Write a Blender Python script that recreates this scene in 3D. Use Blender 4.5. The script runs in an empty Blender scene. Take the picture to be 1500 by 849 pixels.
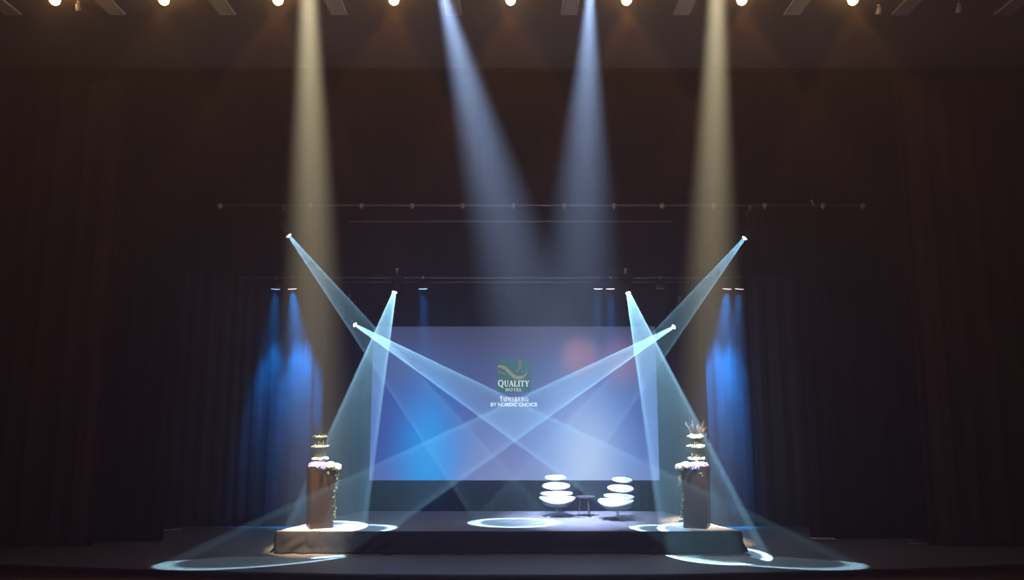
import bpy, bmesh, math, random
from mathutils import Vector, Matrix, noise
PI = math.pi
sc = bpy.context.scene
COL = sc.collection
rnd = random.Random(11)

# ------------------------------------------------------------------ camera model
F = 1118.0
PITCH = math.radians(8.95)
EYE = 2.8
cT, sT = math.cos(PITCH), math.sin(PITCH)

def ray(x, y):
    u, v = (x - 750.0) / F, (424.5 - y) / F
    return Vector((u, cT - v * sT, sT + v * cT))

def at(x, y, Y):
    """point at stage depth Y that the photograph shows at (x, y)"""
    d = ray(x, y)
    return Vector((0, 0, EYE)) + d * (Y / d.y)

def on(x, y, z=0.0):
    """point at height z that the photograph shows at (x, y)"""
    d = ray(x, y)
    return Vector((0, 0, EYE)) + d * ((z - EYE) / d.z)

# ------------------------------------------------------------------ materials
def srgb(r, g, b):
    def f(c):
        c /= 255.0
        return c / 12.92 if c <= 0.04045 else ((c + 0.055) / 1.055) ** 2.4
    return (f(r), f(g), f(b), 1.0)

def mat(name, col, rough=0.6, metal=0.0, var=0.15, scale=8.0, bump=0.0, bscale=40.0, stretch=(1, 1, 1), sheen=0.0, coat=0.0, spec=0.5):
    m = bpy.data.materials.new(name); m.use_nodes = True
    nt = m.node_tree; N = nt.nodes; L = nt.links
    b = N['Principled BSDF']
    b.inputs['Roughness'].default_value = rough
    b.inputs['Metallic'].default_value = metal
    b.inputs['Specular IOR Level'].default_value = spec
    if sheen: b.inputs['Sheen Weight'].default_value = sheen
    if coat: b.inputs['Coat Weight'].default_value = coat
    tc = N.new('ShaderNodeTexCoord'); mp = N.new('ShaderNodeMapping')
    mp.inputs['Scale'].default_value = stretch
    L.new(tc.outputs['Object'], mp.inputs['Vector'])
    n = N.new('ShaderNodeTexNoise'); n.inputs['Scale'].default_value = scale; n.inputs['Detail'].default_value = 4
    L.new(mp.outputs['Vector'], n.inputs['Vector'])
    r = N.new('ShaderNodeValToRGB')
    c = Vector(col[:3])
    r.color_ramp.elements[0].color = (*(c * (1 - var)), 1); r.color_ramp.elements[0].position = 0.3
    r.color_ramp.elements[1].color = (*(c * (1 + var)), 1); r.color_ramp.elements[1].position = 0.7
    L.new(n.outputs['Fac'], r.inputs['Fac']); L.new(r.outputs['Color'], b.inputs['Base Color'])
    if bump:
        n2 = N.new('ShaderNodeTexNoise'); n2.inputs['Scale'].default_value = bscale
        L.new(mp.outputs['Vector'], n2.inputs['Vector'])
        bp = N.new('ShaderNodeBump'); bp.inputs['Strength'].default_value = bump; bp.inputs['Distance'].default_value = 0.01
        L.new(n2.outputs['Fac'], bp.inputs['Height']); L.new(bp.outputs['Normal'], b.inputs['Normal'])
    return m

def emit(name, col, strength):
    m = bpy.data.materials.new(name); m.use_nodes = True
    nt = m.node_tree; nt.nodes.clear()
    e = nt.nodes.new('ShaderNodeEmission'); o = nt.nodes.new('ShaderNodeOutputMaterial')
    e.inputs['Color'].default_value = col if len(col) == 4 else (*col, 1); e.inputs['Strength'].default_value = strength
    nt.links.new(e.outputs[0], o.inputs['Surface'])
    try: m.cycles.emission_sampling = 'NONE'
    except Exception: pass
    return m

M = {}
HAZE = 0.045
M['black_velvet'] = mat('black_velvet', (0.016, 0.015, 0.017), 0.9, var=0.25, scale=3, bump=0.2, bscale=90, spec=0.1)
M['brown_velvet'] = mat('brown_velvet', (0.085, 0.042, 0.036), 0.9, var=0.2, scale=3, bump=0.2, bscale=90, spec=0.15)
M['blue_velvet'] = mat('charcoal_velvet', (0.055, 0.058, 0.066), 0.9, var=0.2, scale=3, bump=0.2, bscale=90, spec=0.1)
M['ceiling'] = mat('ceiling_paint', (0.30, 0.22, 0.18), 0.85, var=0.08, scale=1.2)
M['wall'] = mat('dark_wall', (0.012, 0.011, 0.012), 0.95, var=0.2, scale=1.5)
M['deck'] = mat('charcoal_carpet', (0.29, 0.255, 0.275), 0.95, var=0.12, scale=60, bump=0.3, bscale=300, spec=0.1)
M['skirt'] = mat('skirt_cloth', (0.028, 0.021, 0.022), 0.9, var=0.2, scale=10, bump=0.2, bscale=160, spec=0.15)
M['white'] = mat('white_leather', (0.82, 0.81, 0.80), 0.42, var=0.03, scale=12, bump=0.05, bscale=120)
M['shell'] = mat('grey_shell', (0.25, 0.25, 0.27), 0.4, var=0.08)
M['chrome'] = mat('chrome', (0.72, 0.74, 0.77), 0.18, 1.0, var=0.04)
M['steel'] = mat('galvanised_steel', (0.45, 0.44, 0.45), 0.4, 0.9, var=0.15, scale=20)
M['pipe'] = mat('painted_pipe', (0.42, 0.40, 0.41), 0.45, 0.3, var=0.15, scale=10)
M['fixture'] = mat('black_fixture', (0.02, 0.02, 0.023), 0.4, 0.2, var=0.2, scale=20)
M['table'] = mat('dark_table_top', (0.06, 0.04, 0.045), 0.3, var=0.15, scale=9)
M['planter'] = mat('planter_lacquer', (0.014, 0.005, 0.004), 0.35, var=0.3, scale=5, stretch=(1, 1, 0.2), coat=0.1)
M['petal_white'] = mat('white_petals', (0.74, 0.80, 0.80), 0.7, var=0.12, scale=40, bump=0.3)
M['petal_purple'] = mat('violet_petals', (0.30, 0.25, 0.85), 0.7, var=0.3, scale=30, bump=0.3)
M['stem'] = mat('yellow_green_stems', (0.26, 0.29, 0.14), 0.6, var=0.3, scale=25)
M['twig'] = mat('twig_bark', (0.10, 0.08, 0.085), 0.8, var=0.3, scale=30)
M['leaf'] = mat('leaf_green', (0.05, 0.10, 0.05), 0.5, var=0.3, scale=20)
M['paper'] = mat('white_metal', (0.85, 0.83, 0.80), 0.5, var=0.1)
M['cable'] = mat('grey_cable', (0.35, 0.34, 0.34), 0.6, var=0.2)
M['grille'] = mat('grille_metal', (0.82, 0.78, 0.86), 0.5, 0.0, var=0.25, scale=34)
M['nosing'] = mat('nosing_wood', (0.022, 0.015, 0.013), 0.5, var=0.3, scale=4)

def plank_mat(name, c1, c2, rough, w=0.14, l=3.0):
    m = bpy.data.materials.new(name); m.use_nodes = True
    nt = m.node_tree; N = nt.nodes; L = nt.links; b = N['Principled BSDF']
    tc = N.new('ShaderNodeTexCoord')
    br = N.new('ShaderNodeTexBrick')
    br.inputs['Scale'].default_value = 1.0
    br.inputs['Brick Width'].default_value = l; br.inputs['Row Height'].default_value = w
    br.inputs['Mortar Size'].default_value = 0.006
    br.inputs['Color1'].default_value = (*c1, 1); br.inputs['Color2'].default_value = (*c2, 1)
    br.inputs['Mortar'].default_value = (c1[0] * .3, c1[1] * .3, c1[2] * .3, 1)
    L.new(tc.outputs['Object'], br.inputs['Vector'])
    mp = N.new('ShaderNodeMapping'); mp.inputs['Scale'].default_value = (0.6, 6, 1)
    L.new(tc.outputs['Object'], mp.inputs['Vector'])
    n = N.new('ShaderNodeTexNoise'); n.inputs['Scale'].default_value = 2.5; n.inputs['Detail'].default_value = 6
    L.new(mp.outputs['Vector'], n.inputs['Vector'])
    mx = N.new('ShaderNodeMix'); mx.data_type = 'RGBA'; mx.blend_type = 'MULTIPLY'; mx.inputs[0].default_value = 0.55
    L.new(br.outputs['Color'], mx.inputs[6]); L.new(n.outputs['Color'], mx.inputs[7])
    L.new(mx.outputs[2], b.inputs['Base Color'])
    mr = N.new('ShaderNodeMapRange'); mr.inputs['To Min'].default_value = rough - .1; mr.inputs['To Max'].default_value = rough + .12
    L.new(n.outputs['Fac'], mr.inputs['Value']); L.new(mr.outputs[0], b.inputs['Roughness'])
    return m
M['floor'] = plank_mat('stage_boards', (0.36, 0.30, 0.28), (0.29, 0.245, 0.23), 0.45)
M['pit'] = plank_mat('pit_boards', (0.34, 0.17, 0.13), (0.26, 0.135, 0.105), 0.5)

# ------------------------------------------------------------------ mesh helpers
def obj(name, bm, m, parent=None, smooth=False, loc=None):
    me = bpy.data.meshes.new(name)
    bmesh.ops.recalc_face_normals(bm, faces=bm.faces)
    bm.to_mesh(me); bm.free()
    if smooth:
        for p in me.polygons: p.use_smooth = True
    me.materials.append(m)
    o = bpy.data.objects.new(name, me); COL.objects.link(o)
    if parent: o.parent = parent
    if loc is not None: o.location = loc
    return o

def tag(o, label, cat, group=None, kind=None):
    o['label'] = label; o['category'] = cat
    if group: o['group'] = group
    if kind: o['kind'] = kind
    return o

def thing(name, loc, label, cat, group=None, rz=0.0):
    o = bpy.data.objects.new(name, None); COL.objects.link(o)
    o.location = loc; o.rotation_euler = (0, 0, rz); o.empty_display_size = 0.1
    return tag(o, label, cat, group)

def box(bm, c, s, M4=None, bev=0.0):
    r = bmesh.ops.create_cube(bm, size=1.0)
    vs = r['verts']
    for v in vs: v.co = Vector((v.co.x * s[0], v.co.y * s[1], v.co.z * s[2])) + Vector(c)
    if bev:
        es = list({e for v in vs for e in v.link_edges})
        g = bmesh.ops.bevel(bm, geom=es, offset=bev, segments=2, affect='EDGES', profile=0.5)
        vs = list({v for f in g['faces'] for v in f.verts} | {v for v in vs if v.is_valid})
    if M4 is not None:
        for v in vs: v.co = M4 @ v.co
    return vs

def tube(bm, pts, r, seg=8, cap=True):
    pts = [Vector(p) for p in pts]
    rr = r if isinstance(r, (list, tuple)) else [r] * len(pts)
    rings = []
    for i, p in enumerate(pts):
        t = (pts[min(i + 1, len(pts) - 1)] - pts[max(i - 1, 0)]).normalized()
        a = Vector((0, 0, 1)) if abs(t.z) < 0.9 else Vector((1, 0, 0))
        u = t.cross(a).normalized(); w = t.cross(u)
        rings.append([bm.verts.new(p + (u * math.cos(2 * PI * k / seg) + w * math.sin(2 * PI * k / seg)) * rr[i]) for k in range(seg)])
    for a, b in zip(rings, rings[1:]):
        for k in range(seg):
            bm.faces.new((a[k], a[(k + 1) % seg], b[(k + 1) % seg], b[k]))
    if cap:
        bm.faces.new(rings[0][::-1]); bm.faces.new(rings[-1])

def lathe(bm, prof, seg=24, M4=None, cap0=True, cap1=True):
    rings = []
    for r, z in prof:
        rings.append([bm.verts.new((r * math.cos(2 * PI * k / seg), r * math.sin(2 * PI * k / seg), z)) for k in range(seg)])
    for a, b in zip(rings, rings[1:]):
        for k in range(seg): bm.faces.new((a[k], a[(k + 1) % seg], b[(k + 1) % seg], b[k]))
    if cap0: bm.faces.new(rings[0][::-1])
    if cap1: bm.faces.new(rings[-1])
    if M4 is not None:
        for rg in rings:
            for v in rg: v.co = M4 @ v.co

def ball(bm, c, s, sub=2, M4=None):
    r = bmesh.ops.create_icosphere(bm, subdivisions=sub, radius=1.0)
    for v in r['verts']:
        v.co = Vector((v.co.x * s[0], v.co.y * s[1], v.co.z * s[2])) + Vector(c)
        if M4 is not None: v.co = M4 @ v.co
    return r['verts']

def aim_matrix(d, loc=(0, 0, 0)):
    """local -Z looks along d"""
    q = Vector(d).normalized().to_track_quat('-Z', 'Y')
    return Matrix.Translation(Vector(loc)) @ q.to_matrix().to_4x4()

NB = bmesh.new

# ------------------------------------------------------------------ setting
def arc_edge(z, dY=0.0, n=40, half=13.5):
    # curved front edge of the stage, through the points the photo shows
    yc = on(750, 841, 0).y; ys = on(60, 828, 0); xs = abs(ys.x); sag = ys.y - yc
    R = (xs * xs + sag * sag) / (2 * sag)
    out = []
    for i in range(n + 1):
        x = -half + 2 * half * i / n
        out.append(Vector((x, yc + R - math.sqrt(R * R - x * x) + dY, z)))
    return out

def slab(name, front, back_y, z0, z1, m):
    bm = NB()
    top = [bm.verts.new((p.x, p.y, z1)) for p in front]; bot = [bm.verts.new((p.x, p.y, z0)) for p in front]
    tb = [bm.verts.new((p.x, back_y, z1)) for p in front]; bb = [bm.verts.new((p.x, back_y, z0)) for p in front]
    for i in range(len(front) - 1):
        bm.faces.new((top[i], top[i + 1], tb[i + 1], tb[i]))
        bm.faces.new((bot[i], bb[i], bb[i + 1], bot[i + 1]))
        bm.faces.new((top[i], bot[i], bot[i + 1], top[i + 1]))
        bm.faces.new((tb[i], tb[i + 1], bb[i + 1], bb[i]))
    for i in (0, -1): bm.faces.new((top[i], tb[i], bb[i], bot[i]))
    o = obj(name, bm, m)
    return o

ZC = 10.44
fl = slab('floor', arc_edge(0), 21.4, -0.3, 0.0, M['floor'])
tag(fl, 'dark worn wooden stage floor with curved front edge', 'floor', kind='structure')
# rounded nosing along the curved edge
bm = NB(); tube(bm, [p + Vector((0, -0.02, -0.045)) for p in arc_edge(0)], 0.045, 10)
tag(obj('trim_1', bm, M['nosing'], smooth=True), 'dark rounded edge strip along the curved stage front', 'trim', kind='structure')
pit = slab('floor_pit', [Vector((p.x, 10.5, 0)) for p in arc_edge(0)], 14.2, -0.6, -0.31, M['pit'])
# pit floor lies a little lower than the stage
pit.location.z = 0.18
tag(pit, 'brown boards just below the front edge of the stage', 'floor', kind='structure')

def wallbox(name, c, s, m, label, kind='structure', cat='wall'):
    bm = NB(); box(bm, c, s)
    return tag(obj(name, bm, m), label, cat, kind=kind)
wallbox('wall_back', (0, 21.5, 6.2), (27, 0.2, 13), M['wall'], 'black rear stage wall behind the screen')
wallbox('wall_left', (-13.4, 16.5, 6.2), (0.2, 10.2, 13), M['wall'], 'dark left side wall behind the curtains')
wallbox('wall_right', (13.4, 16.5, 6.2), (0.2, 10.2, 13), M['wall'], 'dark right side wall behind the curtains')
wallbox('ceiling', (0, 14.6, ZC + 0.1), (27, 3.5, 0.2), M['ceiling'], 'dark brown ceiling in front of the stage opening', cat='ceiling')
wallbox('ceiling_stage', (0, 18.9, 12.6), (27, 5.4, 0.2), M['wall'], 'black roof over the stage', cat='ceiling')
wallbox('wall_proscenium', (0, 16.42, 11.5), (27, 0.2, 2.1), M['wall'], 'dark lintel wall above the stage opening')
# thin bead along the ceiling's rear edge
bm = NB(); box(bm, (0, 16.28, ZC - 0.03), (26.5, 0.06, 0.06), bev=0.01)
tag(obj('trim_2', bm, M['nosing']), 'dark bead along the top of the stage opening', 'trim', kind='structure')

# ------------------------------------------------------------------ curtains
def drape(name, x0, x1, y, z0, z1, amp, period, seed, m, label, cat='curtain', group=None, flare=0.0, gather=0.0):
    r = random.Random(seed)
    w = x1 - x0
    nx = max(12, int(w / 0.04)); nz = 48
    # irregular pleats
    ph = [0.0]
    for i in range(nx): ph.append(ph[-1] + (w / nx) / period * 2 * PI * (1 + 0.55 * noise.noise(Vector((i * w / nx * 1.7, seed * 3.1, 0)))))
    bm = NB(); g = []
    for j in range(nz + 1):
        t = j / nz; z = z0 + (z1 - z0) * t
        row = []
        for i in range(nx + 1):
            x = x0 + w * i / nx
            a = amp * (0.55 + 0.6 * abs(noise.noise(Vector((x * 0.9, seed, 2.0))))) * (1.0 + flare * (1 - t))
            s = math.sin(ph[i] + 0.25 * math.sin(2.2 * t + x))
            yy = y + a * s + 0.35 * a * math.sin(2.7 * ph[i] + seed)
            xx = x + 0.03 * noise.noise(Vector((x * 2, z * 0.4, seed)))
            row.append(bm.verts.new((xx, yy, z)))
        g.append(row)
    for j in range(nz):
        for i in range(nx):
            bm.faces.new((g[j][i], g[j][i + 1], g[j + 1][i + 1], g[j + 1][i]))
    o = obj(name, bm, m, smooth=True)
    md = o.modifiers.new('thickness', 'SOLIDIFY'); md.thickness = 0.012
    return tag(o, label, cat, group)

hl = at(135, 803, 16.55); hr = at(1364, 806, 16.55)
drape('house_curtain', -13.2, hl.x, 16.55, 0.01, 10.36, 0.13, 0.52, 1, M['brown_velvet'], 'tall brown pleated house curtain hanging at the left of the stage', flare=0.2)
drape('house_curtain', hr.x, 13.2, 16.55, 0.01, 10.36, 0.13, 0.52, 2, M['brown_velvet'], 'tall brown pleated house curtain hanging at the right of the stage', flare=0.2)
# masking legs
a = at(238, 793, 17.1); b = at(1187, 789, 17.45)
drape('masking_curtain', -12.5, a.x, 17.1, 0.01, 12.3, 0.06, 0.4, 3, M['black_velvet'], 'black side curtain just behind the left brown curtain')
drape('masking_curtain', b.x, 12.5, 17.45, 0.01, 12.3, 0.06, 0.4, 4, M['black_velvet'], 'black side curtain just behind the right brown curtain')
yd = 19.3
drape('masking_curtain', -12.0, at(475, 620, yd).x, yd, 0.01, 12.2, 0.05, 0.34, 5, M['blue_velvet'], 'charcoal rear curtain washed blue, left of the screen')
drape('masking_curtain', at(1037, 620, yd).x, 12.0, yd, 0.01, 12.2, 0.05, 0.34, 6, M['blue_velvet'], 'charcoal rear curtain washed blue, right of the screen, in front of its overlapping panel')
drape('masking_curtain', at(1026, 620, yd + .25).x, at(1075, 620, yd + .25).x, yd + .25, 0.01, 12.2, 0.04, 0.34, 16, M['blue_velvet'], 'narrow charcoal curtain panel peeping out beside the right blue-washed curtain')
# borders hanging from above
zb = at(750, 282, 17.2).z
drape('border_curtain', -12.6, 12.6, 17.3, zb, 12.3, 0.04, 0.5, 7, M['black_velvet'], 'wide black border curtain hanging above the front light pipe')
zb2 = at(750, 398, 18.95).z
drape('border_curtain', -11.5, 11.5, 18.85, zb2, 12.3, 0.04, 0.5, 8, M['black_velvet'], 'wide black border curtain hanging above the rear light pipe')
drape('backdrop_curtain', -8.0, 8.0, 20.9, 0.01, 12.2, 0.05, 0.6, 9, M['black_velvet'], 'black backdrop curtain right behind the projection screen')

# ------------------------------------------------------------------ projection screen
YS = 20.3
tl, br_ = at(545, 478, YS), at(966, 703, YS)
SX0, SX1 = at(541, 703, YS).x, br_.x
SZ0, SZ1 = br_.z, tl.z
SW, SH = SX1 - SX0, SZ1 - SZ0
scr = thing('projection_screen', ((SX0 + SX1) / 2, YS, SZ0), 'wide lit projection screen with logo above the stage platform', 'projection screen')

def screen_material():
    m = bpy.data.materials.new('projected_picture'); m.use_nodes = True
    nt = m.node_tree; N = nt.nodes; L = nt.links; N.clear()
    tc = N.new('ShaderNodeTexCoord'); sp = N.new('ShaderNodeSeparateXYZ'); L.new(tc.outputs['Generated'], sp.inputs[0])
    def math_(op, a, b=None, c=None):
        n = N.new('ShaderNodeMath'); n.operation = op
        for i, v in enumerate((a, b, c)):
            if v is None: continue
            if isinstance(v, (int, float)): n.inputs[i].default_value = v
            else: L.new(v, n.inputs[i])
        return n.outputs[0]
    def blob(cx, cz, rx, rz, pw=1.0):
        dx = math_('DIVIDE', math_('SUBTRACT', sp.outputs[0], cx), rx)
        dz = math_('DIVIDE', math_('SUBTRACT', sp.outputs[2], cz), rz)
        d2 = math_('ADD', math_('MULTIPLY', dx, dx), math_('MULTIPLY', dz, dz))
        return math_('POWER', 2.718, math_('MULTIPLY', math_('POWER', d2, pw), -1.0))
    def mix(fac, a, col):
        n = N.new('ShaderNodeMix'); n.data_type = 'RGBA'
        L.new(fac, n.inputs[0])
        L.new(a, n.inputs[6]); n.inputs[7].default_value = col
        return n.outputs[2]
    # vertical base: slate at the top, lavender at the foot
    rp = N.new('ShaderNodeValToRGB'); L.new(sp.outputs[2], rp.inputs[0])
    e = rp.color_ramp.elements
    e[0].position = 0.0; e[0].color = srgb(148, 162, 216)
    e[1].position = 1.0; e[1].color = srgb(62, 68, 98)
    for p, c in ((0.25, (120, 138, 202)), (0.5, (82, 104, 168)), (0.72, (72, 92, 142)), (0.9, (68, 76, 115))):
        x = e.new(p); x.color = srgb(*c)
    c = rp.outputs[0]
    c = mix(math_('MULTIPLY', blob(0.02, 0.25, 0.32, 0.55), 0.9), c, srgb(45, 78, 178))
    c = mix(math_('MULTIPLY', blob(1.0, 0.42, 0.18, 0.45), 0.65), c, srgb(75, 100, 175))
    c = mix(math_('MULTIPLY', blob(0.20, 0.15, 0.115, 0.42, 1.3), 1.0), c, srgb(0, 150, 255))
    c = mix(math_('MULTIPLY', blob(0.20, 0.12, 0.06, 0.28, 1.0), 0.7), c, srgb(10, 172, 255))
    c = mix(math_('MULTIPLY', blob(0.78, 0.22, 0.20, 0.42, 1.2), 0.9), c, srgb(78, 142, 238))
    c = mix(math_('MULTIPLY', blob(0.75, 0.05, 0.12, 0.46, 1.1), 0.95), c, srgb(192, 216, 252))
    c = mix(math_('MULTIPLY', blob(0.73, 0.80, 0.065, 0.125, 2.0), 0.65), c, srgb(182, 132, 160))
    c = mix(math_('MULTIPLY', blob(0.875, 0.76, 0.07, 0.15, 2.0), 0.5), c, srgb(172, 128, 168))
    em = N.new('ShaderNodeEmission'); em.inputs['Strength'].default_value = 1.5
    L.new(c, em.inputs['Color'])
    df = N.new('ShaderNodeBsdfDiffuse'); df.inputs['Color'].default_value = (0.25, 0.25, 0.25, 1)
    ad = N.new('ShaderNodeAddShader'); L.new(em.outputs[0], ad.inputs[0]); L.new(df.outputs[0], ad.inputs[1])
    o = N.new('ShaderNodeOutputMaterial'); L.new(ad.outputs[0], o.inputs['Surface'])
    return m, em
M['picture'], picture_em = screen_material()
bm = NB(); box(bm, (0, 0, SH / 2), (SW, 0.012, SH))
obj('picture_surface', bm, M['picture'], scr)
bm = NB()
for s in (-1, 1): box(bm, (s * (SW / 2 - 0.03), 0.045, SH / 2), (0.06, 0.05, SH), bev=0.008)
for z in (0.03, SH - 0.03): box(bm, (0, 0.045, z), (SW - 0.13, 0.05, 0.06), bev=0.008)
obj('frame', bm, M['fixture'], scr)
# legs that carry the screen frame
for s in (-1, 1):
    bm = NB(); box(bm, (s * SW * 0.42, 0.10, -SZ0 / 2 + 0.3), (0.06, 0.05, SZ0 + 0.6), bev=0.008)
    box(bm, (s * SW * 0.42, 0.1, -SZ0 + 0.02), (0.08, 0.9, 0.04), bev=0.008)
    obj('support_leg', bm, M['fixture'], scr)

def sx(x, y): return at(x, y, YS - 0.01)
def sp_(x, y):   # photo position on the screen -> local x, z
    p = at(x, y, YS); return p.x - scr.location.x, p.z - scr.location.z
PXM = SW / (966 - 541)
LX, LZ = sp_(752.5, 550)
HS = 24.5 * PXM
def ribbon(bm, pts, ws, y):
    """flat band along a curve, facing the hall, 2 mm thick"""
    L_, R_ = [], []
    for i, p in enumerate(pts):
        a = Vector(pts[max(i - 1, 0)]); b = Vector(pts[min(i + 1, len(pts) - 1)])
        t = (b - a).normalized(); n = Vector((-t.y, t.x)) * ws[i] / 2
        L_.append(Vector(p) + n); R_.append(Vector(p) - n)
    f = [[bm.verts.new((q.x, yy, q.y)) for q in side] for side in (L_, R_) for yy in (y, y + 0.002)]
    for i in range(len(pts) - 1):
        bm.faces.new((f[0][i], f[0][i + 1], f[2][i + 1], f[2][i])); bm.faces.new((f[1][i], f[3][i], f[3][i + 1], f[1][i + 1]))
        bm.faces.new((f[0][i], f[1][i], f[1][i + 1], f[0][i + 1])); bm.faces.new((f[2][i], f[2][i + 1], f[3][i + 1], f[3][i]))
    for i in (0, -1): bm.faces.new((f[0][i], f[2][i], f[3][i], f[1][i]))
def bez(p0, p1, p2, p3, n=16):
    r = []
    for i in range(n + 1):
        t = i / n; u = 1 - t
        r.append(tuple(u ** 3 * a + 3 * u * u * t * b + 3 * u * t * t * c + t ** 3 * d for a, b, c, d in zip(p0, p1, p2, p3)))
    return r
M['emblem'] = emit('emblem_teal', srgb(84, 148, 150), 1.0)
M['cream'] = emit('emblem_cream', srgb(188, 196, 165), 1.0)
M['tan'] = emit('emblem_tan', srgb(150, 155, 140), 1.0)
M['letter'] = emit('letter_white', srgb(240, 252, 255), 1.9)
bm = NB(); box(bm, (LX, -0.012, LZ), (HS * 2, 0.006, HS * 2))
emb = obj('logo_panel', bm, M['emblem'], scr)
def E(u, v): return (LX + u * HS, LZ + v * HS)
bm = NB()
W = [HS * (0.13 + 0.07 * math.sin(PI * i / 16)) for i in range(17)]
ribbon(bm, bez(E(-0.98, 0.55), E(-0.35, 0.75), E(-0.2, -0.35), E(0.55, -0.12)), W, -0.018)
ribbon(bm, bez(E(-0.75, 0.50), E(-0.3, 0.40), E(-0.1, -0.2), E(0.55, -0.02)), [w * .6 for w in W], -0.0185)
ribbon(bm, bez(E(0.50, -0.1), E(0.72, 0.0), E(0.82, 0.15), E(0.80, 0.35), 8), [HS * 0.12 * (1 - .7 * i / 8) for i in range(9)], -0.018)
obj('swoosh', bm, M['cream'], emb)
bm = NB()
ribbon(bm, bez(E(0.33, 0.99), E(0.42, 0.7), E(0.45, 0.4), E(0.12, 0.24)), [HS * (0.22 - 0.13 * i / 16) for i in range(17)], -0.018)
obj('swoosh_tail', bm, M['tan'], emb)
bm = NB()
ribbon(bm, bez(E(-0.98, 0.22), E(-0.8, 0.25), E(-0.6, 0.08), E(-0.35, 0.02), 8), [HS * 0.16 * (1 - .6 * i / 8) for i in range(9)], -0.018)
obj('swoosh_shade', bm, M['tan'], emb)

# serif capitals built from strokes on a 1-unit cap height: (x0,z0,x1,z1,thick)
SER = 0.07
GLYPH = {
 'U': (0.78, [(.14, 1, .14, .3, .15), (.14, .3, .24, .06, .13), (.24, .06, .48, .05, .11), (.48, .05, .62, .3, .09), (.62, .3, .62, 1, .08), (.0, .97, .30, .97, SER), (.48, .97, .76, .97, SER)]),
 'A': (0.80, [(.10, .0, .40, 1, .08), (.40, 1, .68, .0, .15), (.22, .36, .58, .36, .07), (.0, .03, .24, .03, SER), (.52, .03, .82, .03, SER)]),
 'L': (0.66, [(.16, 0, .16, 1, .15), (.0, .97, .34, .97, SER), (.0, .04, .60, .04, .08), (.59, .0, .61, .28, .07)]),
 'I': (0.36, [(.17, 0, .17, 1, .15), (.0, .97, .34, .97, SER), (.0, .03, .34, .03, SER)]),
 'T': (0.72, [(.35, 0, .35, 1, .15), (.02, .96, .68, .96, .08), (.04, .74, .03, 1, .06), (.66, .74, .67, 1, .06), (.20, .03, .50, .03, SER)]),
 'Y': (0.76, [(.12, 1, .38, .45, .15), (.64, 1, .38, .45, .08), (.38, .5, .38, 0, .15), (.0, .97, .28, .97, SER), (.52, .97, .78, .97, SER), (.22, .03, .54, .03, SER)]),
 'H': (0.84, [(.15, 0, .15, 1, .15), (.65, 0, .65, 1, .15), (.15, .52, .65, .52, .07), (.0, .97, .30, .97, SER), (.0, .03, .30, .03, SER), (.50, .97, .80, .97, SER), (.50, .03, .80, .03, SER)]),
 'E': (0.66, [(.15, 0, .15, 1, .15), (.0, .96, .56, .96, .08), (.15, .52, .46, .52, .07), (.0, .04, .58, .04, .08), (.55, .78, .56, 1, .06), (.57, 0, .58, .24, .06)]),
 'N': (0.84, [(.14, 0, .14, 1, .08), (.14, 1, .66, 0, .15), (.66, 0, .66, 1, .08), (.0, .97, .22, .97, SER), (.0, .03, .28, .03, SER), (.52, .97, .80, .97, SER)]),
 'B': (0.72, [(.15, 0, .15, 1, .15), (.0, .96, .40, .96, .07), (.40, .96, .54, .78, .11), (.54, .78, .40, .53, .11), (.15, .53, .40, .53, .07), (.40, .53, .60, .28, .12), (.60, .28, .42, .04, .12), (.0, .04, .42, .04, .07)]),
 'R': (0.76, [(.15, 0, .15, 1, .15), (.0, .96, .40, .96, .07), (.40, .96, .56, .76, .12), (.56, .76, .40, .50, .12), (.15, .50, .40, .50, .07), (.36, .50, .66, .03, .13), (.0, .03, .30, .03, SER), (.6, .03, .76, .03, SER)]),
 'S': (0.60, [(.50, .80, .40, .95, .08), (.40, .95, .18, .93, .08), (.18, .93, .09, .76, .12), (.09, .76, .45, .36, .15), (.45, .36, .45, .16, .12), (.45, .16, .30, .04, .08), (.30, .04, .10, .08, .08), (.10, .08, .05, .26, .07)]),
 'G': (0.80, [(.68, .78, .52, .95, .08), (.52, .95, .26, .93, .09), (.26, .93, .10, .66, .13), (.10, .66, .10, .32, .15), (.10, .32, .28, .06, .13), (.28, .06, .54, .05, .09), (.54, .05, .66, .14, .08), (.66, 0, .66, .42, .14), (.50, .43, .80, .43, SER)]),
}
def oval(cx, rx): return [(cx + rx * math.cos(2 * PI * i / 18), .5 + .48 * math.sin(2 * PI * i / 18), cx + rx * math.cos(2 * PI * (i + 1) / 18), .5 + .48 * math.sin(2 * PI * (i + 1) / 18), .09 + .06 * abs(math.cos(2 * PI * (i + .5) / 18))) for i in range(18)]
GLYPH['O'] = (0.86, oval(.40, .34))
GLYPH['Ø'] = (0.86, oval(.40, .34) + [(.10, -.04, .70, 1.04, .08)])
GLYPH['Q'] = (0.90, oval(.40, .36) + [(.42, .10, .62, -.16, .12), (.62, -.16, .86, -.18, .09)])
def word(name, txt, cx, cz, width, height, first=1.0, m=None, parent=None, bold=1.0):
    segs = []; x = 0.0
    for i, ch in enumerate(txt):
        k = first if i == 0 else 1.0
        adv, st = GLYPH[ch]
        for (a, b, c, d, t) in st: segs.append((x + a * k, b * k, x + c * k, d * k, t * k * bold))
        x += (adv + 0.08) * k
    x -= 0.08
    s = width / x
    bm = NB()
    for a, b, c, d, t in segs:
        ribbon(bm, [(cx + a * s - width / 2, cz - height / 2 + b * height), (cx + c * s - width / 2, cz - height / 2 + d * height)], [t * (s + height) / 2] * 2, -0.019)
    return obj(name, bm, m or M['letter'], parent or scr)
q = sp_(752.5, 561.5); word('lettering', 'QUALITY', q[0], q[1], 46 * PXM, 8.5 * PXM, 1.12, parent=emb, bold=1.15)
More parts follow.
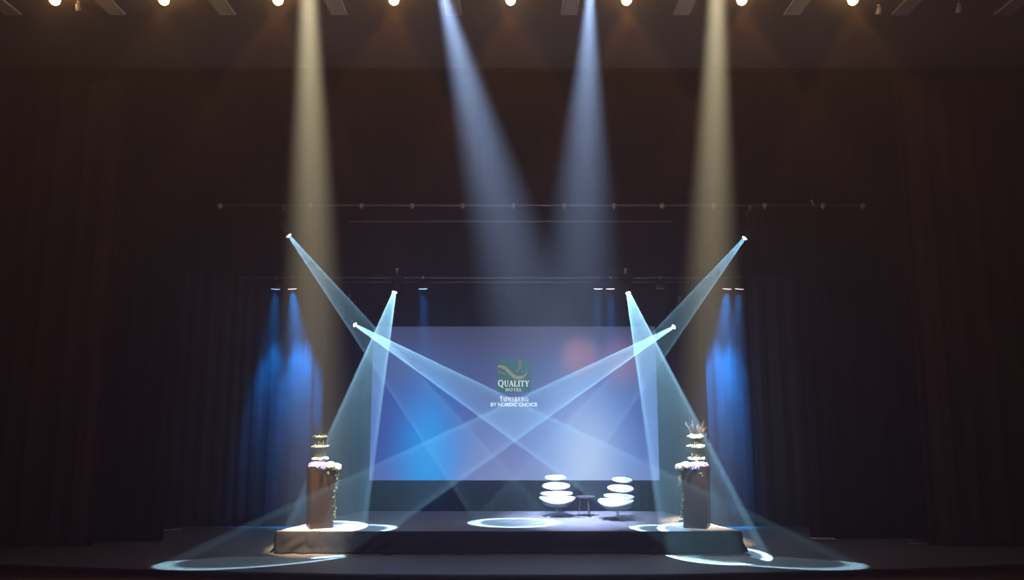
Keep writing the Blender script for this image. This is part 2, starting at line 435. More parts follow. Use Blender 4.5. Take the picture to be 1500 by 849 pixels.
q = sp_(752.5, 570.5); word('lettering', 'HOTEL', q[0], q[1], 25 * PXM, 4.0 * PXM, parent=emb)
q = sp_(753, 584.5); word('lettering', 'TØNSBERG', q[0], q[1], 43 * PXM, 6.0 * PXM, 1.15, bold=1.2)
def plain(txt, cx, cz, width, parent):
    cu = bpy.data.curves.new('t', 'FONT'); cu.body = txt; cu.size = 1; cu.extrude = 0.001; cu.offset = 0.018
    o = bpy.data.objects.new('t', cu); COL.objects.link(o)
    bpy.context.view_layer.update()
    dg = bpy.context.evaluated_depsgraph_get()
    me = bpy.data.meshes.new_from_object(o.evaluated_get(dg))
    bpy.data.objects.remove(o)
    xs = [v.co.x for v in me.vertices]; ys = [v.co.y for v in me.vertices]
    s = width / (max(xs) - min(xs)); mx, my = (max(xs) + min(xs)) / 2, (max(ys) + min(ys)) / 2
    for v in me.vertices: v.co = Vector((cx + (v.co.x - mx) * s, -0.019 + v.co.z, cz + (v.co.y - my) * s))
    me.materials.clear(); me.materials.append(M['letter'])
    ob = bpy.data.objects.new('lettering', me); COL.objects.link(ob); ob.parent = parent
    return ob
q = sp_(753, 592.2); plain('BY NORDIC CHOICE', q[0], q[1], 69 * PXM, scr)

# ------------------------------------------------------------------ stage riser
ZP = 0.42
fl_, fr_ = on(405, 777.5, ZP), on(1085, 777.5, ZP)
bl_, br2 = on(528, 748.2, ZP), on(968, 748.2, ZP)
ris = thing('stage_riser', (0, (fl_.y + bl_.y) / 2, 0), 'low dark draped platform carrying white chairs and flower planters', 'platform')
o0 = ris.location
bm = NB()
cs = [fl_ , fr_, br2, bl_]
top = [bm.verts.new((p.x, p.y - o0.y, ZP)) for p in cs]; bot = [bm.verts.new((p.x, p.y - o0.y, ZP - 0.05)) for p in cs]
bm.faces.new(top); bm.faces.new(bot[::-1])
for i in range(4): bm.faces.new((top[i], bot[i], bot[(i + 1) % 4], top[(i + 1) % 4]))
obj('deck', bm, M['deck'], ris)
def skirt(p, q_, seed, flat=0.0):
    bm = NB(); n = max(30, int((q_ - p).length / 0.03)); nz = 12
    d = (q_ - p); L_ = d.length; d.normalize(); nrm = Vector((d.y, -d.x, 0))
    g = []
    for j in range(nz + 1):
        t = j / nz; row = []
        for i in range(n + 1):
            s = i / n * L_
            f = noise.noise(Vector((s * 1.1 + seed, 0.3, 0)))
            # slanting creases where the cloth is pulled and bunched at the floor
            k = noise.noise(Vector((s * 4.2 + seed - t * 2.2 * (1 if f > 0 else -1), t * 0.7, seed)))
            amp = (0.015 + 0.15 * (1 - t) ** 0.9 * max(0.25, 0.5 + 1.1 * f))
            off = 0.015 + amp * (0.5 + 0.9 * k) * min(1.0, (1 - t) * 5)
            foot = 0.05 * max(0, 0.22 - t) / 0.22
            P = p + d * s + nrm * (off + foot)
            row.append(bm.verts.new((P.x, P.y - o0.y, 0.008 + (ZP - 0.002 - 0.008) * t)))
        g.append(row)
    for j in range(nz):
        for i in range(n): bm.faces.new((g[j][i], g[j][i + 1], g[j + 1][i + 1], g[j + 1][i]))
    o = obj('skirt', bm, M['skirt'], ris, smooth=True)
    md = o.modifiers.new('thickness', 'SOLIDIFY'); md.thickness = 0.006
skirt(fl_, fr_, 3.0)
skirt(fr_, br2, 5.0)
skirt(bl_, fl_, 8.0)
for x in (-3.2, -1.1, 1.1, 3.2):
    for y in (-1.2, 1.2):
        bm = NB(); box(bm, (x * 0.9, y, (ZP - 0.05) / 2), (0.06, 0.06, ZP - 0.05), bev=0.006)
        obj('support_leg', bm, M['steel'], ris)

# ------------------------------------------------------------------ chairs
def pad(w, h, t, curve, M4, sub=4):
    """oval cushion in the XZ plane, its sides wrapping forward (-Y)"""
    bm = NB()
    r = bmesh.ops.create_uvsphere(bm, u_segments=40, v_segments=20, radius=1.0)
    for v in r['verts']:
        x, y, z = v.co
        rim = math.sqrt(min(1, x * x + z * z))
        yy = math.copysign(abs(y) ** 0.75, y) * t / 2
        X, Z = x * w / 2, z * h / 2
        yy += -curve * (x * x) - curve * 0.25 * z * z + (0.012 if y < 0 and rim < 0.55 else 0)
        v.co = M4 @ Vector((X, yy, Z))
    return bm
def TR(x, y, z, rx=0): return Matrix.Translation((x, y, z)) @ Matrix.Rotation(math.radians(rx), 4, 'X')
def make_chair(loc, rz, label):
    t = thing('swivel_chair', loc, label, 'chair', 'white oval-cushion chairs on the platform', rz)
    # seat: an oval lying almost flat, its rim dished upward
    obj('seat', pad(0.82, 0.60, 0.12, 0.085, Matrix.Translation((0, -0.08, 0.345)) @ Matrix.Rotation(math.radians(-84), 4, 'X') @ Matrix.Scale(1, 4)), M['white'], t, True)
    obj('lower_back_cushion', pad(0.75, 0.135, 0.10, 0.13, TR(0, 0.20, 0.475, -14)), M['white'], t, True)
    obj('back_cushion', pad(0.65, 0.185, 0.09, 0.09, TR(0, 0.25, 0.648, -12)), M['white'], t, True)
    obj('headrest', pad(0.50, 0.14, 0.08, 0.05, TR(0, 0.31, 0.832, -14)), M['white'], t, True)
    # moulded shell under the seat
    bm = NB(); lathe(bm, [(0.05, 0.215), (0.14, 0.222), (0.24, 0.245), (0.31, 0.285), (0.35, 0.33), (0.33, 0.335), (0.05, 0.31)], 32)
    for v in bm.verts: v.co.y = v.co.y * 0.8 - 0.05
    sh = obj('seat_shell', bm, M['shell'], t, True); sh['label'] = 'grey shell under the seat'
    bm = NB()
    for s in (-0.07, 0.07):
        tube(bm, [(s, -0.02, 0.235), (s, 0.16, 0.26), (s, 0.29, 0.36), (s, 0.32, 0.50), (s, 0.345, 0.66), (s, 0.39, 0.84)], 0.016, 8)
    sp2 = obj('spine', bm, M['chrome'], t, True); sp2['label'] = 'chrome spine behind the cushions'
    bm = NB(); lathe(bm, [(0.035, 0.035), (0.032, 0.06), (0.028, 0.08), (0.028, 0.235), (0.07, 0.24)], 20)
    obj('pedestal', bm, M['chrome'], t, True)
    for k in range(4):
        a = PI / 4 + k * PI / 2
        bm = NB(); tube(bm, [(0.02 * math.cos(a), 0.02 * math.sin(a), 0.055), (0.18 * math.cos(a), 0.18 * math.sin(a), 0.04), (0.33 * math.cos(a), 0.33 * math.sin(a), 0.012)], [0.02, 0.016, 0.011], 8)
        obj('foot', bm, M['chrome'], t, True)
    return t
c1 = on(816, 756.5, ZP); c2 = on(905, 761.5, ZP)
make_chair(c1, math.radians(2), 'white oval-cushion swivel chair facing straight out, nearest the platform centre')
make_chair(c2, math.radians(-33), 'white oval-cushion swivel chair turned toward the platform centre, nearest the right planter')

# side table
tp = on(858, 756.5, ZP)
t = thing('side_table', tp, 'small round dark side table between the two white chairs', 'table')
bm = NB(); lathe(bm, [(0.20, 0.425), (0.222, 0.43), (0.225, 0.44), (0.222, 0.452), (0.20, 0.455)], 36); obj('table_top', bm, M['table'], t)
for k in range(3):
    a = -PI / 2 + 0.35 + k * 2 * PI / 3
    bm = NB(); tube(bm, [(0.10 * math.cos(a), 0.10 * math.sin(a), 0.425), (0.17 * math.cos(a), 0.17 * math.sin(a), 0.006)], 0.011, 8)
    lg = obj('leg', bm, M['chrome'], t, True)
bm = NB(); lathe(bm, [(0.10, 0.414), (0.115, 0.418), (0.10, 0.425)], 24); obj('leg_plate', bm, M['chrome'], t)

# ------------------------------------------------------------------ planters and flowers
def planter(loc, rz, label):
    t = thing('planter', loc, label, 'planter', 'tall planters at the platform corners', rz)
    bm = NB(); h = 1.24; a, b = 0.235, 0.27
    pr = [(a, 0.0), (a + .004, 0.02), (b, h - .03), (b, h), (b - .035, h), (b - .05, h - .08)]
    rings = []
    for s, z in pr:
        c = 0.03; q = []
        for (sx_, sy_) in ((1, 1), (-1, 1), (-1, -1), (1, -1)):
            if sx_ * sy_ > 0: q += [(sx_ * s, sy_ * (s - c)), (sx_ * (s - c), sy_ * s)]
            else: q += [(sx_ * (s - c), sy_ * s), (sx_ * s, sy_ * (s - c))]
        rings.append([bm.verts.new((x, y, z)) for x, y in q])
    for r1, r2 in zip(rings, rings[1:]):
        for k in range(8): bm.faces.new((r1[k], r1[(k + 1) % 8], r2[(k + 1) % 8], r2[k]))
    bm.faces.new(rings[0][::-1]); bm.faces.new(rings[-1])
    obj('planter_body', bm, M['planter'], t)
    bm = NB(); box(bm, (0, 0, h - 0.075), (0.42, 0.42, 0.03)); obj('soil', bm, M['twig'], t)
    return t
def bloom(bm, c, r, seed, n=60):
    rr = random.Random(seed)
    for i in range(n):
        u = 1 - 1.6 * (i + .5) / n; th = i * 2.39996
        q = math.sqrt(max(0, 1 - u * u)); d = Vector((q * math.cos(th), q * math.sin(th), u))
        p = Vector(c) + Vector((d.x * r, d.y * r, d.z * r * 0.75)) * rr.uniform(.92, 1.05)
        R = d.to_track_quat('Z', 'X').to_matrix().to_4x4()
        s = r * 0.26
        for v in ball(bm, (0, 0, 0), (s, s, s * .4), 1): v.co = Matrix.Translation(p) @ R @ v.co
def flowers(loc, side, seed, label):
    """side = +1: blooms spill to the right"""
    rr = random.Random(seed)
    t = thing('flower_arrangement', loc, label, 'flower arrangement', 'tiered flower arrangements in the planters')
    bx_ = -0.04 * side
    for k, (z, R) in enumerate(((0.17, 0.165), (0.42, 0.172), (0.62, 0.155))):
        bm = NB(); n = 30
        ring = []
        for i in range(n):
            a = 2 * PI * i / n
            for j in range(3):
                a2 = a + rr.uniform(-.1, .1); r2 = R - 0.03 + rr.uniform(-.03, .035)
                ball(bm, (bx_ + r2 * math.cos(a2), r2 * math.sin(a2), z + rr.uniform(-.02, .025)), (.024, .024, .017), 1)
        lathe(bm, [(R - .06, z - .018), (R - .01, z - .02), (R, z), (R - .01, z + .012), (R - .06, z + .015)], 28, Matrix.Translation((bx_, 0, 0)))
        o = obj('flower_tier', bm, M['petal_white'], t, True); o['label'] = ('lowest', 'middle', 'top')[k] + ' white flower ring'
    bm = NB()
    for i in range(22):
        a = 2 * PI * i / 22; r_ = 0.095 + 0.02 * math.sin(i * 2.1)
        x, y = bx_ + r_ * math.cos(a), r_ * math.sin(a)
        tube(bm, [(x, y, -0.05), (x + rr.uniform(-.012, .012), y, 0.3), (x + rr.uniform(-.025, .025), y, 0.68)], 0.0065, 5)
    o = obj('stems', bm, M['stem'], t, True); o['label'] = 'yellow-green upright stems'
    bm = NB()
    for i in range(20):
        a = rr.uniform(0, 2 * PI); r0 = 0.08; x, y = bx_ + r0 * math.cos(a), r0 * math.sin(a)
        dx, dy = 0.13 * math.cos(a) + rr.uniform(-.06, .06), 0.13 * math.sin(a)
        top_ = rr.uniform(0.78, 0.98)
        p = [(x, y, 0.6), (x + dx * .4, y + dy * .4, 0.6 + (top_ - .6) * .5), (x + dx, y + dy, top_)]
        tube(bm, p, [.006, .005, .0025], 5)
        tube(bm, [p[1], (p[1][0] + rr.uniform(-.09, .09), p[1][1] + rr.uniform(-.05, .05), p[1][2] + .1)], [.004, .002], 5)
    for s, z0, z1, L_ in ((-1, .40, .56, .36), (1, .40, .50, .33), (1, .62, .74, .27), (-1, .3, .44, .25)):
        tube(bm, [(bx_ + s * .12, -.05, z0 - .06), (bx_ + s * .22, -.08, (z0 + z1) / 2), (bx_ + s * L_, -.1, z1)], [.005, .004, .002], 5)
    obj('twigs', bm, M['twig'], t, True)
    for (dx, dy, dz, r) in ((-.12 * side, -.16, .03, .115), (.04 * side, -.2, .02, .12), (-.02 * side, -.05, .08, .11)):
        bm = NB(); bloom(bm, (dx, dy, dz), r, seed + int(dx * 100)); o = obj('bloom', bm, M['petal_purple'], t, True); o['label'] = 'violet hydrangea bloom'
    for (dx, dy, dz, r) in ((.22 * side, -.17, .04, .105), (.33 * side, -.10, .0, .10)):
        bm = NB(); bloom(bm, (dx, dy, dz), r, seed + 7 + int(dx * 100)); o = obj('bloom', bm, M['petal_white'], t, True); o['label'] = 'white hydrangea bloom'
    bm = NB()
    for i in range(16):
        a = rr.uniform(0, 2 * PI); d = Vector((math.cos(a), math.sin(a), rr.uniform(-.5, .2))); p = Vector((side * .10, -.12, -.02)) + d * .15
        s = d.orthogonal().normalized() * .03
        v = [bm.verts.new(p), bm.verts.new(p + d * .07 + s), bm.verts.new(p + d * .14), bm.verts.new(p + d * .07 - s + Vector((0, 0, .01)))]
        bm.faces.new(v)
    o = obj('leaves', bm, M['leaf'], t)
    # vine trailing down the inner side of the planter
    bm = NB(); X = .36 * side
    pts = [(X * .85, -.12, -.02)] + [(X + .02 * math.sin(i * 1.3) * side - .012 * i * side * .4, -.14 + .01 * math.cos(i), -.1 - .13 * i) for i in range(8)]
    tube(bm, pts, .007, 6)
    for i, p in enumerate(pts[1:]):
        for k in range(3):
            a = rr.uniform(0, 2 * PI); d = Vector((math.cos(a), -.4, math.sin(a))) * .055; s = Vector((-math.sin(a), 0, math.cos(a))) * .018
            P = Vector(p) + Vector((0, 0, rr.uniform(-.06, .06)))
            bm.faces.new([bm.verts.new(P), bm.verts.new(P + d * .5 + s), bm.verts.new(P + d), bm.verts.new(P + d * .5 - s)])
    ob = obj('trailing_vine', bm, M['leaf'], t)
    md = ob.modifiers.new('thickness', 'SOLIDIFY'); md.thickness = 0.003
    return t
p1 = on(468, 771.5, ZP); p2 = on(1021, 771.5, ZP)
planter(p1, math.radians(24), 'tall dark square planter on the left front corner of the platform')
planter(p2, math.radians(-24 + 90), 'tall dark reddish square planter on the right front corner of the platform')
flowers(p1 + Vector((0, 0, 1.21)), 1, 21, 'tiered white and violet flowers in the left planter, spilling right')
flowers(p2 + Vector((0, 0, 1.21)), -1, 33, 'tiered white and violet flowers in the right planter, spilling left')

# ------------------------------------------------------------------ lights
def spot(name, loc, target, half_deg, power, col, blend=0.1, radius=0.03, gobo=None, parent=None):
    li = bpy.data.lights.new(name, 'SPOT')
    li.energy = power; li.color = col[:3]; li.spot_size = 2 * math.radians(half_deg); li.spot_blend = blend
    li.shadow_soft_size = radius
    o = bpy.data.objects.new(name, li); COL.objects.link(o)
    d = Vector(target) - Vector(loc)
    o.matrix_world = aim_matrix(d, loc)
    if parent:
        o.parent = parent; o.matrix_parent_inverse = Matrix.Translation(-parent.location)
    if gobo:
        li.use_nodes = True
        nt = li.node_tree; N = nt.nodes; L = nt.links
        em = N['Emission']
        tc = N.new('ShaderNodeTexCoord'); s = N.new('ShaderNodeSeparateXYZ'); L.new(tc.outputs['Normal'], s.inputs[0])
        def mt(op, a, b=None):
            n = N.new('ShaderNodeMath'); n.operation = op
            for i, v in enumerate((a, b)):
                if v is None: continue
                if isinstance(v, (int, float)): n.inputs[i].default_value = v
                else: L.new(v, n.inputs[i])
            return n.outputs[0]
        z = mt('ABSOLUTE', s.outputs[2])
        r = mt('DIVIDE', mt('SQRT', mt('ADD', mt('MULTIPLY', s.outputs[0], s.outputs[0]), mt('MULTIPLY', s.outputs[1], s.outputs[1]))), z)
        r = mt('DIVIDE', r, math.tan(math.radians(half_deg)))
        rp = N.new('ShaderNodeValToRGB'); L.new(r, rp.inputs[0])
        rp.color_ramp.interpolation = 'LINEAR'
        e = rp.color_ramp.elements
        e[0].position = gobo[0][0]; e[0].color = (gobo[0][1],) * 3 + (1,)
        e[1].position = gobo[-1][0]; e[1].color = (gobo[-1][1],) * 3 + (1,)
        for p, v in gobo[1:-1]:
            x = e.new(p); x.color = (v, v, v, 1)
        mx = mt('MULTIPLY', rp.outputs[0], 1.0)
        L.new(mx, em.inputs['Strength'])
    return o

RING = [(0.0, 0.06), (0.80, 0.09), (0.87, 1.0), (0.95, 1.0), (0.98, 0.0)]
COOL = (0.33, 0.70, 1.0)
M['lens_cool'] = emit('lens_cool', (0.85, 0.96, 1.0), 6.0)
nt = M['lens_cool'].node_tree      # clear lens: its lamp shines through it and it glows
tr = nt.nodes.new('ShaderNodeBsdfTransparent'); ad = nt.nodes.new('ShaderNodeAddShader')
nt.links.new(nt.nodes['Emission'].outputs[0], ad.inputs[0]); nt.links.new(tr.outputs[0], ad.inputs[1])
nt.links.new(ad.outputs[0], nt.nodes['Material Output'].inputs['Surface'])
def moving_head(lens, target, half, power, drop, label, ang=0.0):
    """drop: height of the hanging point above the lens"""
    d = (Vector(target) - Vector(lens)).normalized()
    pivot = Vector(lens) - d * 0.26
    hang = Vector((pivot.x, pivot.y, lens.z + drop))
    t = thing('moving_head_light', hang, label, 'stage light', 'moving head lights with white beams')
    R = aim_matrix(d, pivot - hang)
    bm = NB(); top = -0.06
    box(bm, (0, 0, -0.16), (0.30, 0.24, 0.14), bev=0.02)
    obj('base', bm, M['fixture'], t)
    bm = NB(); box(bm, (0, 0, -0.045), (0.06, 0.07, 0.09), bev=0.01); box(bm, (0, 0, 0.03), (0.09, 0.05, 0.07), bev=0.012)
    obj('clamp', bm, M['steel'], t)
    # yoke straddling the head
    pz = (pivot - hang).z
    bm = NB()
    w = 0.17
    sd = Vector((d.y, -d.x, 0)).normalized()
    for s in (-1, 1):
        pts = [Vector((0, 0, -0.23)), sd * s * w * .9 + Vector((0, 0, -0.25)), sd * s * w + Vector((0, 0, -0.32)), sd * s * w + Vector((0, 0, pz))]
        tube(bm, pts, [0.03, 0.032, 0.03, 0.03], 8)
    obj('yoke', bm, M['fixture'], t, True)
    bm = NB(); lathe(bm, [(0.08, 0.10), (0.115, 0.08), (0.13, 0.03), (0.13, -0.08), (0.105, -0.20), (0.085, -0.24), (0.066, -0.24), (0.066, -0.22)], 24, R, True, False)
    hd = obj('head', bm, M['fixture'], t, True)
    bm = NB(); lathe(bm, [(0.064, -0.236), (0.05, -0.25), (0.02, -0.258)], 24, R, False, True)
    o = obj('lens', bm, M['lens_cool'], hd); o['label'] = 'glowing white lens'
    spot('lamp', Vector(lens) - d * 0.33, target, half, power, COOL, 0.02, 0.01, RING, t)
    return t

YA, YB, YCc = 17.0, 18.6, 19.55
A1, A2 = at(424, 346, YA), at(1090, 349.5, YA)
B1, B2 = at(577.5, 429, YB - 0.15), at(920.5, 430, YB - 0.15)
C1, C2 = at(521, 476, YCc), at(986, 479, YCc)
ring = on(752.5, 765, ZP)
PWR = 98000
zpA = at(750, 300.5, YA).z
zpB = at(750, 406.5, YB).z
moving_head(A1, ring, 4.9, PWR, zpA - 0.05 - A1.z, 'moving head light high on the left end of the front pipe')
moving_head(A2, ring, 4.9, PWR, zpA - 0.05 - A2.z, 'moving head light high on the right end of the front pipe')
moving_head(B1, on(480, 771, ZP), 8.0, PWR, zpB - 0.05 - B1.z + 0.22, 'moving head light above the left part of the screen, beaming on the left planter')
moving_head(B2, on(1032, 775, ZP), 9.0, PWR, zpB - 0.05 - B2.z + 0.22, 'moving head light above the right part of the screen, beaming on the right planter')
moving_head(C1, Vector((4.5, 15.4, 0)), 4.6, PWR * 1.8, 0.75, 'low moving head light at the left top corner of the screen')
moving_head(C2, Vector((-4.5, 15.4, 0)), 4.6, PWR * 1.8, 0.75, 'low moving head light at the right top corner of the screen')

# pipes
def pipe(name, xa, xb, y, z, r, label):
    t = thing(name, ((xa + xb) / 2, y, z), label, 'pipe')
    bm = NB(); w = (xb - xa) / 2
    tube(bm, [(-w, 0, 0), (w, 0, 0)], r, 10)
    obj('tube', bm, M['pipe'], t, True)
    n = max(2, int((xb - xa) / 2.4))
    for i in range(n + 1):
        x = -w + 0.3 + (2 * w - 0.6) * i / n
        bm = NB(); tube(bm, [(x, 0, 0.0), (x, 0.0, 12.497 - z)], 0.006, 6)
        obj('suspension_cable', bm, M['fixture'], t)
    return t
xa, xb = at(318, 300, YA).x, at(1268, 300, YA).x
pf = pipe('lighting_pipe', xa, xb, YA, zpA, 0.026, 'long pipe with a row of bright clamps above the front lights')
for x in (323, 455, 530, 604, 678, 752, 826, 899, 970, 1045, 1120, 1205, 1263):
    p = at(x, 300.5, YA); lx = p.x - pf.location.x
    bm = NB(); box(bm, (lx, -0.01, -0.01), (0.085, 0.085, 0.10), bev=0.02)
    tube(bm, [(lx, -0.02, -0.05), (lx, -0.02, -0.10)], 0.016, 8)
    obj('clamp', bm, M['paper'], pf)
# rig hook at right
p = at(1189, 297, YA); lx = p.x - pf.location.x
bm = NB(); tube(bm, [(lx - .02, -.05, .12), (lx, -.05, .02), (lx + .03, -.05, -.03), (lx + .05, -.05, -.02)], .02, 8); obj('hook', bm, M['paper'], pf, True)
z2 = at(750, 324, YA + .12).z
pipe('thin_pipe', at(512, 324, YA + .12).x, at(985, 324, YA + .12).x, YA + 0.12, z2, 0.02, 'shorter thin pipe just under the clamp row')
pipe('lighting_pipe', at(350, 406, YB).x, at(1160, 406, YB).x, YB, zpB, 0.024, 'rear light pipe carrying the small blue lamps above the screen')
z3 = at(750, 413, YB + .1).z
pipe('thin_pipe', at(500, 413, YB + .1).x, at(1010, 413, YB + .1).x, YB + 0.1, z3, 0.016, 'thin pipe just under the rear light pipe')
# drops for the low moving heads: side ladders from the rear pipe's level
for c, s, lab in ((C1, -1, 'left'), (C2, 1, 'right')):
    t_ = [o for o in COL.objects if o.name.startswith('moving_head_light') and 'low moving' in o['label'] and lab + ' top' in o['label']][0]
    bm = NB(); tube(bm, [(0, 0, 0.0), (0, 0, 12.497 - t_.location.z)], 0.022, 8)
    obj('drop_pipe', bm, M['fixture'], t_, True)

# small LED par lamps
M['lens_blue'] = emit('lens_blue', (0.25, 0.55, 1.0), 5.0)
M['lens_white'] = emit('lens_white', (0.95, 0.85, 0.95), 4.0)
BLUE = (0.0, 0.27, 1.0)
def par(x, y, target, half, power, lens, label, lit=True, blend=1.0):
    p = at(x, y, YB)
    t = thing('par_lamp', (p.x, YB, zpB), label, 'stage light', 'small lamps on the rear light pipe')
    d = (Vector(target) - p).normalized()
    R = aim_matrix(d, (0, 0, -0.17))
    bm = NB(); box(bm, (0, 0, 0.0), (0.07, 0.07, 0.08), bev=0.012); obj('clamp', bm, M['steel'], t)
    bm = NB(); tube(bm, [(-.14, 0, -.17), (-.14, 0, -.05), (-.05, 0, -.035), (.05, 0, -.035), (.14, 0, -.05), (.14, 0, -.17)], .011, 6); obj('yoke', bm, M['fixture'], t, True)
    bm = NB(); lathe(bm, [(0.07, 0.10), (0.115, 0.07), (0.125, 0.0), (0.125, -0.10), (0.11, -0.10)], 24, R); b_ = obj('housing', bm, M['fixture'], t, True)
    bm = NB(); lathe(bm, [(0.112, -0.099), (0.105, -0.112), (0.06, -0.12)], 24, R)
    o = obj('lens', bm, lens, b_); o['label'] = 'glowing lens' if lit else 'dark lens'
    if lit: spot('lamp', Vector((p.x, YB, zpB - .17)) + d * 0.16, target, half, power, BLUE, blend, 0.10, None, t)
PB = 10500
par(405, 403, at(394, 575, 19.3), 12.5, PB * .55, M['lens_blue'], 'blue lamp at the far left of the rear pipe')
par(428.5, 403, at(443, 590, 19.3), 15, PB * 1.3, M['lens_white'], 'lamp with whitish lens second from the left on the rear pipe')
par(619.5, 405, on(632, 767, 0), 9, PB * .6, M['lens_blue'], 'single blue lamp above the left part of the screen')
par(876, 407, on(868, 767, 0), 9, PB * .45, M['lens_white'], 'left one of the lamp pair above the right part of the screen')
par(894, 407, on(898, 767, 0), 9, PB * .6, M['lens_white'], 'right one of the lamp pair above the right part of the screen')
par(1065, 407, at(1052, 600, 19.3), 15, PB * 1.3, M['lens_white'], 'lamp second from the right on the rear pipe, beside the last')
par(1083, 407, at(1070, 575, 19.3), 12.5, PB * .7, M['lens_white'], 'lamp at the far right of the rear pipe')
par(967, 407, at(967, 700, YB), 9, 0, M['shell'], 'unlit lamp on the rear pipe right of the lamp pair', lit=False)

# front-of-house profile spots in the lighting slot above the frame
SOFT = [(0.0, 1.0), (0.35, 0.85), (0.7, 0.35), (1.0, 0.0)]
def foh(x0, x1, y1, power, col, half, back, zt=ZP):
    tgt = on(x1, y1, zt)
    top = at(x0, 0, 12.0)
    d = (top - tgt).normalized()
    src = top + d * back
    spot('front_spot', src, tgt, half, power, col, 0.1, 0.06, SOFT)
WARM = (1.0, 0.84, 0.53); ICE = (0.42, 0.60, 1.0)
PF = 56000
foh(452, 463, 773, PF * 3.3, WARM, 4.8, 2.2)
foh(1050, 1034, 765, PF * 3.3, WARM, 4.7, 2.2)
foh(651, 850, 758, PF * 1.15, ICE, 9.5, 0.65)
foh(864, 838, 758, PF * 1.0, ICE, 9.5, 0.45)

# ------------------------------------------------------------------ ceiling fittings
YL = 13.05
M['bulb'] = emit('bulb_glow', (1.0, 0.60, 0.22), 24.0); M['bulb'].cycles.emission_sampling = 'AUTO'
M['brass'] = mat('brass', (0.45, 0.25, 0.10), 0.35, 0.8, var=0.15)
FLARE_RING = [(0.0, 0.05), (0.6, 0.08), (0.8, 1.0), (0.9, 1.0), (1.0, 0.0)]
lampx = [(80, 3), (240, 2), (407, 4), (577, 7), (748, 8), (918, 8), (1087, 7), (1250, 7)]
ordn = ['first', 'second', 'third', 'fourth', 'fifth', 'sixth', 'seventh', 'eighth', 'ninth', 'tenth']
for i, (x, y) in enumerate(lampx):
    p = at(x, y, YL); p.z = ZC - 0.21
    t = thing('ceiling_lamp', (p.x, p.y, ZC), 'glowing orange ceiling lamp, %s from the left in its row' % ordn[i], 'ceiling lamp', 'glowing ceiling lamps above the stage front')
    bm = NB(); lathe(bm, [(0.10, 0.0), (0.10, -0.02), (0.05, -0.035), (0.05, -0.07), (0.065, -0.075)], 20); obj('lamp_holder', bm, M['brass'], t, True)
    bm = NB(); lathe(bm, [(0.04, -0.07), (0.075, -0.11), (0.095, -0.17), (0.085, -0.23), (0.05, -0.265), (0.01, -0.275)], 20)
    obj('bulb', bm, M['bulb'], t, True)
    spot('lamp', Vector((p.x, p.y, ZC - 0.30)), Vector((p.x, p.y, 0)), 33, (40, 100, 190, 220, 220, 220, 200, 170)[i], (1.0, 0.30, 0.06), 0.4, 0.05, FLARE_RING, t)  # extra spot added under the bulb; its ring profile imitates orange lens-flare rays
grx = [5, 161, 325, 492, 663, 835, 1003, 1168, 1329, 1482]
for i, x in enumerate(grx):
    p = on(x, 8, ZC)
    t = thing('ceiling_grille', (p.x, 13.42, ZC), 'pale slatted ceiling grille, %s from the left in its row' % ordn[i], 'ceiling grille', 'pale ceiling grilles between the lamps')
    w, l = 0.32, 0.9
    bm = NB()
    for s in (-1, 1):
        box(bm, (s * (w / 2 - .02), 0, -0.02), (0.04, l, 0.04), bev=0.006)
        box(bm, (0, s * (l / 2 - .02), -0.02), (w - .08, 0.04, 0.04), bev=0.006)
    obj('frame', bm, M['paper'], t)
    bm = NB()
    for k in range(14): box(bm, (0, 0, 0), (w - .08, 0.045, 0.008), Matrix.Translation((0, -l / 2 + .07 + k * (l - .14) / 13, -0.024)) @ Matrix.Rotation(math.radians(-48), 4, 'X'))
    obj('slats', bm, M['grille'], t)
    bm = NB(); box(bm, (0, 0, -0.004), (w - .05, l - .05, 0.006)); obj('backing', bm, M['shell'], t)
for k, (x, y, w) in enumerate(((325, 93, 'left'), (606, 88, 'centre left'), (748, 90, 'centre'), (1165, 100, 'right'))):
    p = on(x, y, ZC)
    t = thing('sprinkler_head', (p.x, p.y, ZC + 0.004), 'small pale sprinkler on the ceiling edge, %s from the left' % ordn[k], 'sprinkler', 'ceiling sprinklers')
    bm = NB(); lathe(bm, [(0.045, 0), (0.045, -.012), (0.015, -.02), (0.015, -.07), (0.05, -.075), (0.05, -.085), (.01, -.09)], 16); obj('body', bm, M['steel'], t)
for k, (x, y, lab) in enumerate(((1287, 7, 'small white spotlight on the ceiling right of the last glowing lamp'), (1404, 5, 'small white spotlight on the ceiling between the two rightmost grilles'), (115, 2, 'small white spotlight on the ceiling right of the first glowing lamp'))):
    p = on(x, y, ZC)
    t = thing('ceiling_spotlight', (p.x, p.y, ZC), lab, 'spotlight', 'small unlit ceiling spotlights')
    bm = NB(); lathe(bm, [(0.03, 0), (0.03, -.03), (.02, -.035)], 16); obj('mount', bm, M['paper'], t)
    bm = NB(); lathe(bm, [(0.03, .05), (0.04, .04), (0.055, -.08), (0.045, -.08), (.035, -.03)], 20, aim_matrix((0, .5, -1), (0, 0, -.1))); obj('shade', bm, M['paper'], t, True)

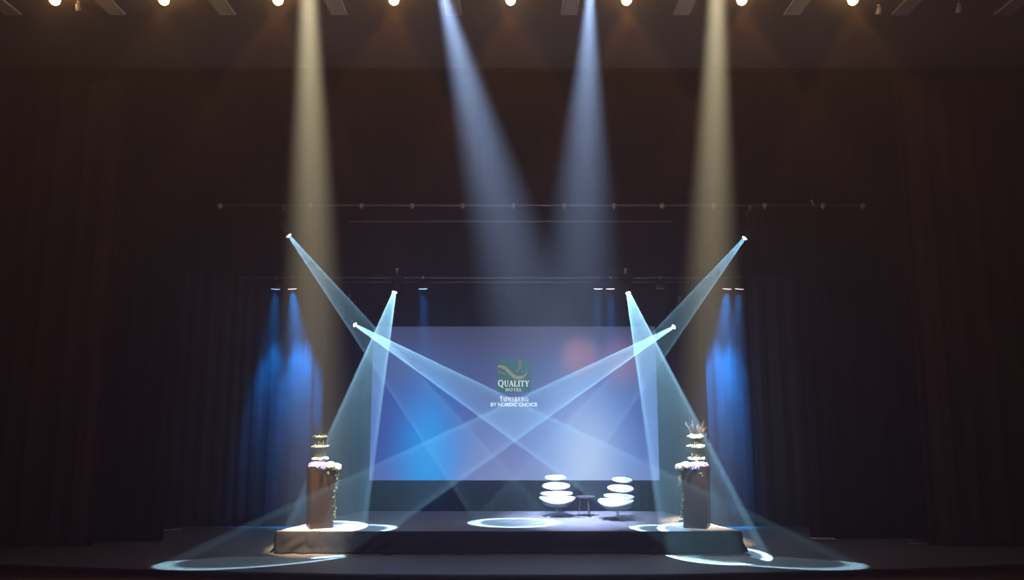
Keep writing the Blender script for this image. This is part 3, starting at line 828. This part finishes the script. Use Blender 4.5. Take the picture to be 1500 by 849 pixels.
# ------------------------------------------------------------------ bits on the floor
def weight(x, y, rz, label):
    p = on(x, y, 0)
    t = thing('stand_foot', p, label, 'stand base', None, rz)
    bm = NB(); box(bm, (0, 0, 0.045), (0.5, 0.16, 0.025), bev=0.008); obj('plate', bm, M['paper'], t)
    bm = NB(); box(bm, (0.05, 0, 0.02), (0.16, 0.12, 0.038), bev=0.01); obj('foot_block', bm, M['steel'], t)
    bm = NB(); tube(bm, [(0.0, 0, .055), (0.0, 0, .12)], .02, 8); obj('socket', bm, M['fixture'], t)
weight(249, 778, 0.5, 'pale metal stand base on the floor by the left side curtain')
weight(1206, 791.5, -0.1, 'pale metal stand base on the floor by the right side curtain')
bm = NB(); P = [on(x, y, 0.02) for x, y in ((1306, 792), (1308, 789), (1316, 791), (1324, 793), (1330, 790), (1340, 792), (1332, 795), (1345, 796), (1356, 797), (1362, 796))]
pts = []
for i in range(len(P) - 1):
    for k in range(5): pts.append(P[i].lerp(P[i + 1], k / 5))
tube(bm, pts, 0.018, 8)
tag(obj('cable', bm, M['cable'], smooth=True), 'loose grey cable lying on the floor by the right brown curtain', 'cable')

# ------------------------------------------------------------------ added warm fill, unseen above the view, lifting ambient tone and haze
li = bpy.data.lights.new('ambient_fill', 'AREA'); li.shape = 'RECTANGLE'; li.size = 14; li.size_y = 3; li.energy = 270; li.color = (1.0, 0.47, 0.35)
o = bpy.data.objects.new('ambient_fill', li); COL.objects.link(o); o.matrix_world = aim_matrix((0, 1, -0.25), (0, 3.0, 9.5))

w = bpy.data.worlds.new('hall'); sc.world = w; w.use_nodes = True
w.node_tree.nodes['Background'].inputs[0].default_value = (0.01, 0.01, 0.012, 1)
w.node_tree.nodes['Background'].inputs[1].default_value = 0.0
# thin stage haze hangs in the whole hall: real scattering air, the beams are lamps shining through it
vs = w.node_tree.nodes.new('ShaderNodeVolumeScatter')
vs.inputs['Density'].default_value = HAZE; vs.inputs['Anisotropy'].default_value = 0.5
vs.inputs['Color'].default_value = (0.96, 0.98, 1.0, 1)
w.node_tree.links.new(vs.outputs[0], w.node_tree.nodes['World Output'].inputs['Volume'])

# ------------------------------------------------------------------ camera and render look
cam = bpy.data.cameras.new('camera'); co = bpy.data.objects.new('camera', cam); COL.objects.link(co)
cam.sensor_width = 36; cam.lens = F / 1500 * 36; cam.clip_end = 200
co.location = (0, 0, EYE); co.rotation_euler = (PI / 2 + PITCH, 0, 0)
sc.camera = co
vsn = sc.view_settings
vsn.view_transform = 'Standard'; vsn.look = 'None'; vsn.gamma = 1.0; vsn.exposure = 0.0; vsn.use_curve_mapping = False
cy = sc.cycles
cy.use_denoising = True
try: cy.denoiser = 'OPENIMAGEDENOISE'; cy.denoising_prefilter = 'ACCURATE'; cy.denoising_input_passes = 'RGB_ALBEDO_NORMAL'
except Exception: pass
cy.use_adaptive_sampling = False
cy.use_light_tree = True
cy.max_bounces = 4; cy.diffuse_bounces = 2; cy.glossy_bounces = 2; cy.volume_bounces = 0
cy.sample_clamp_indirect = 4.0
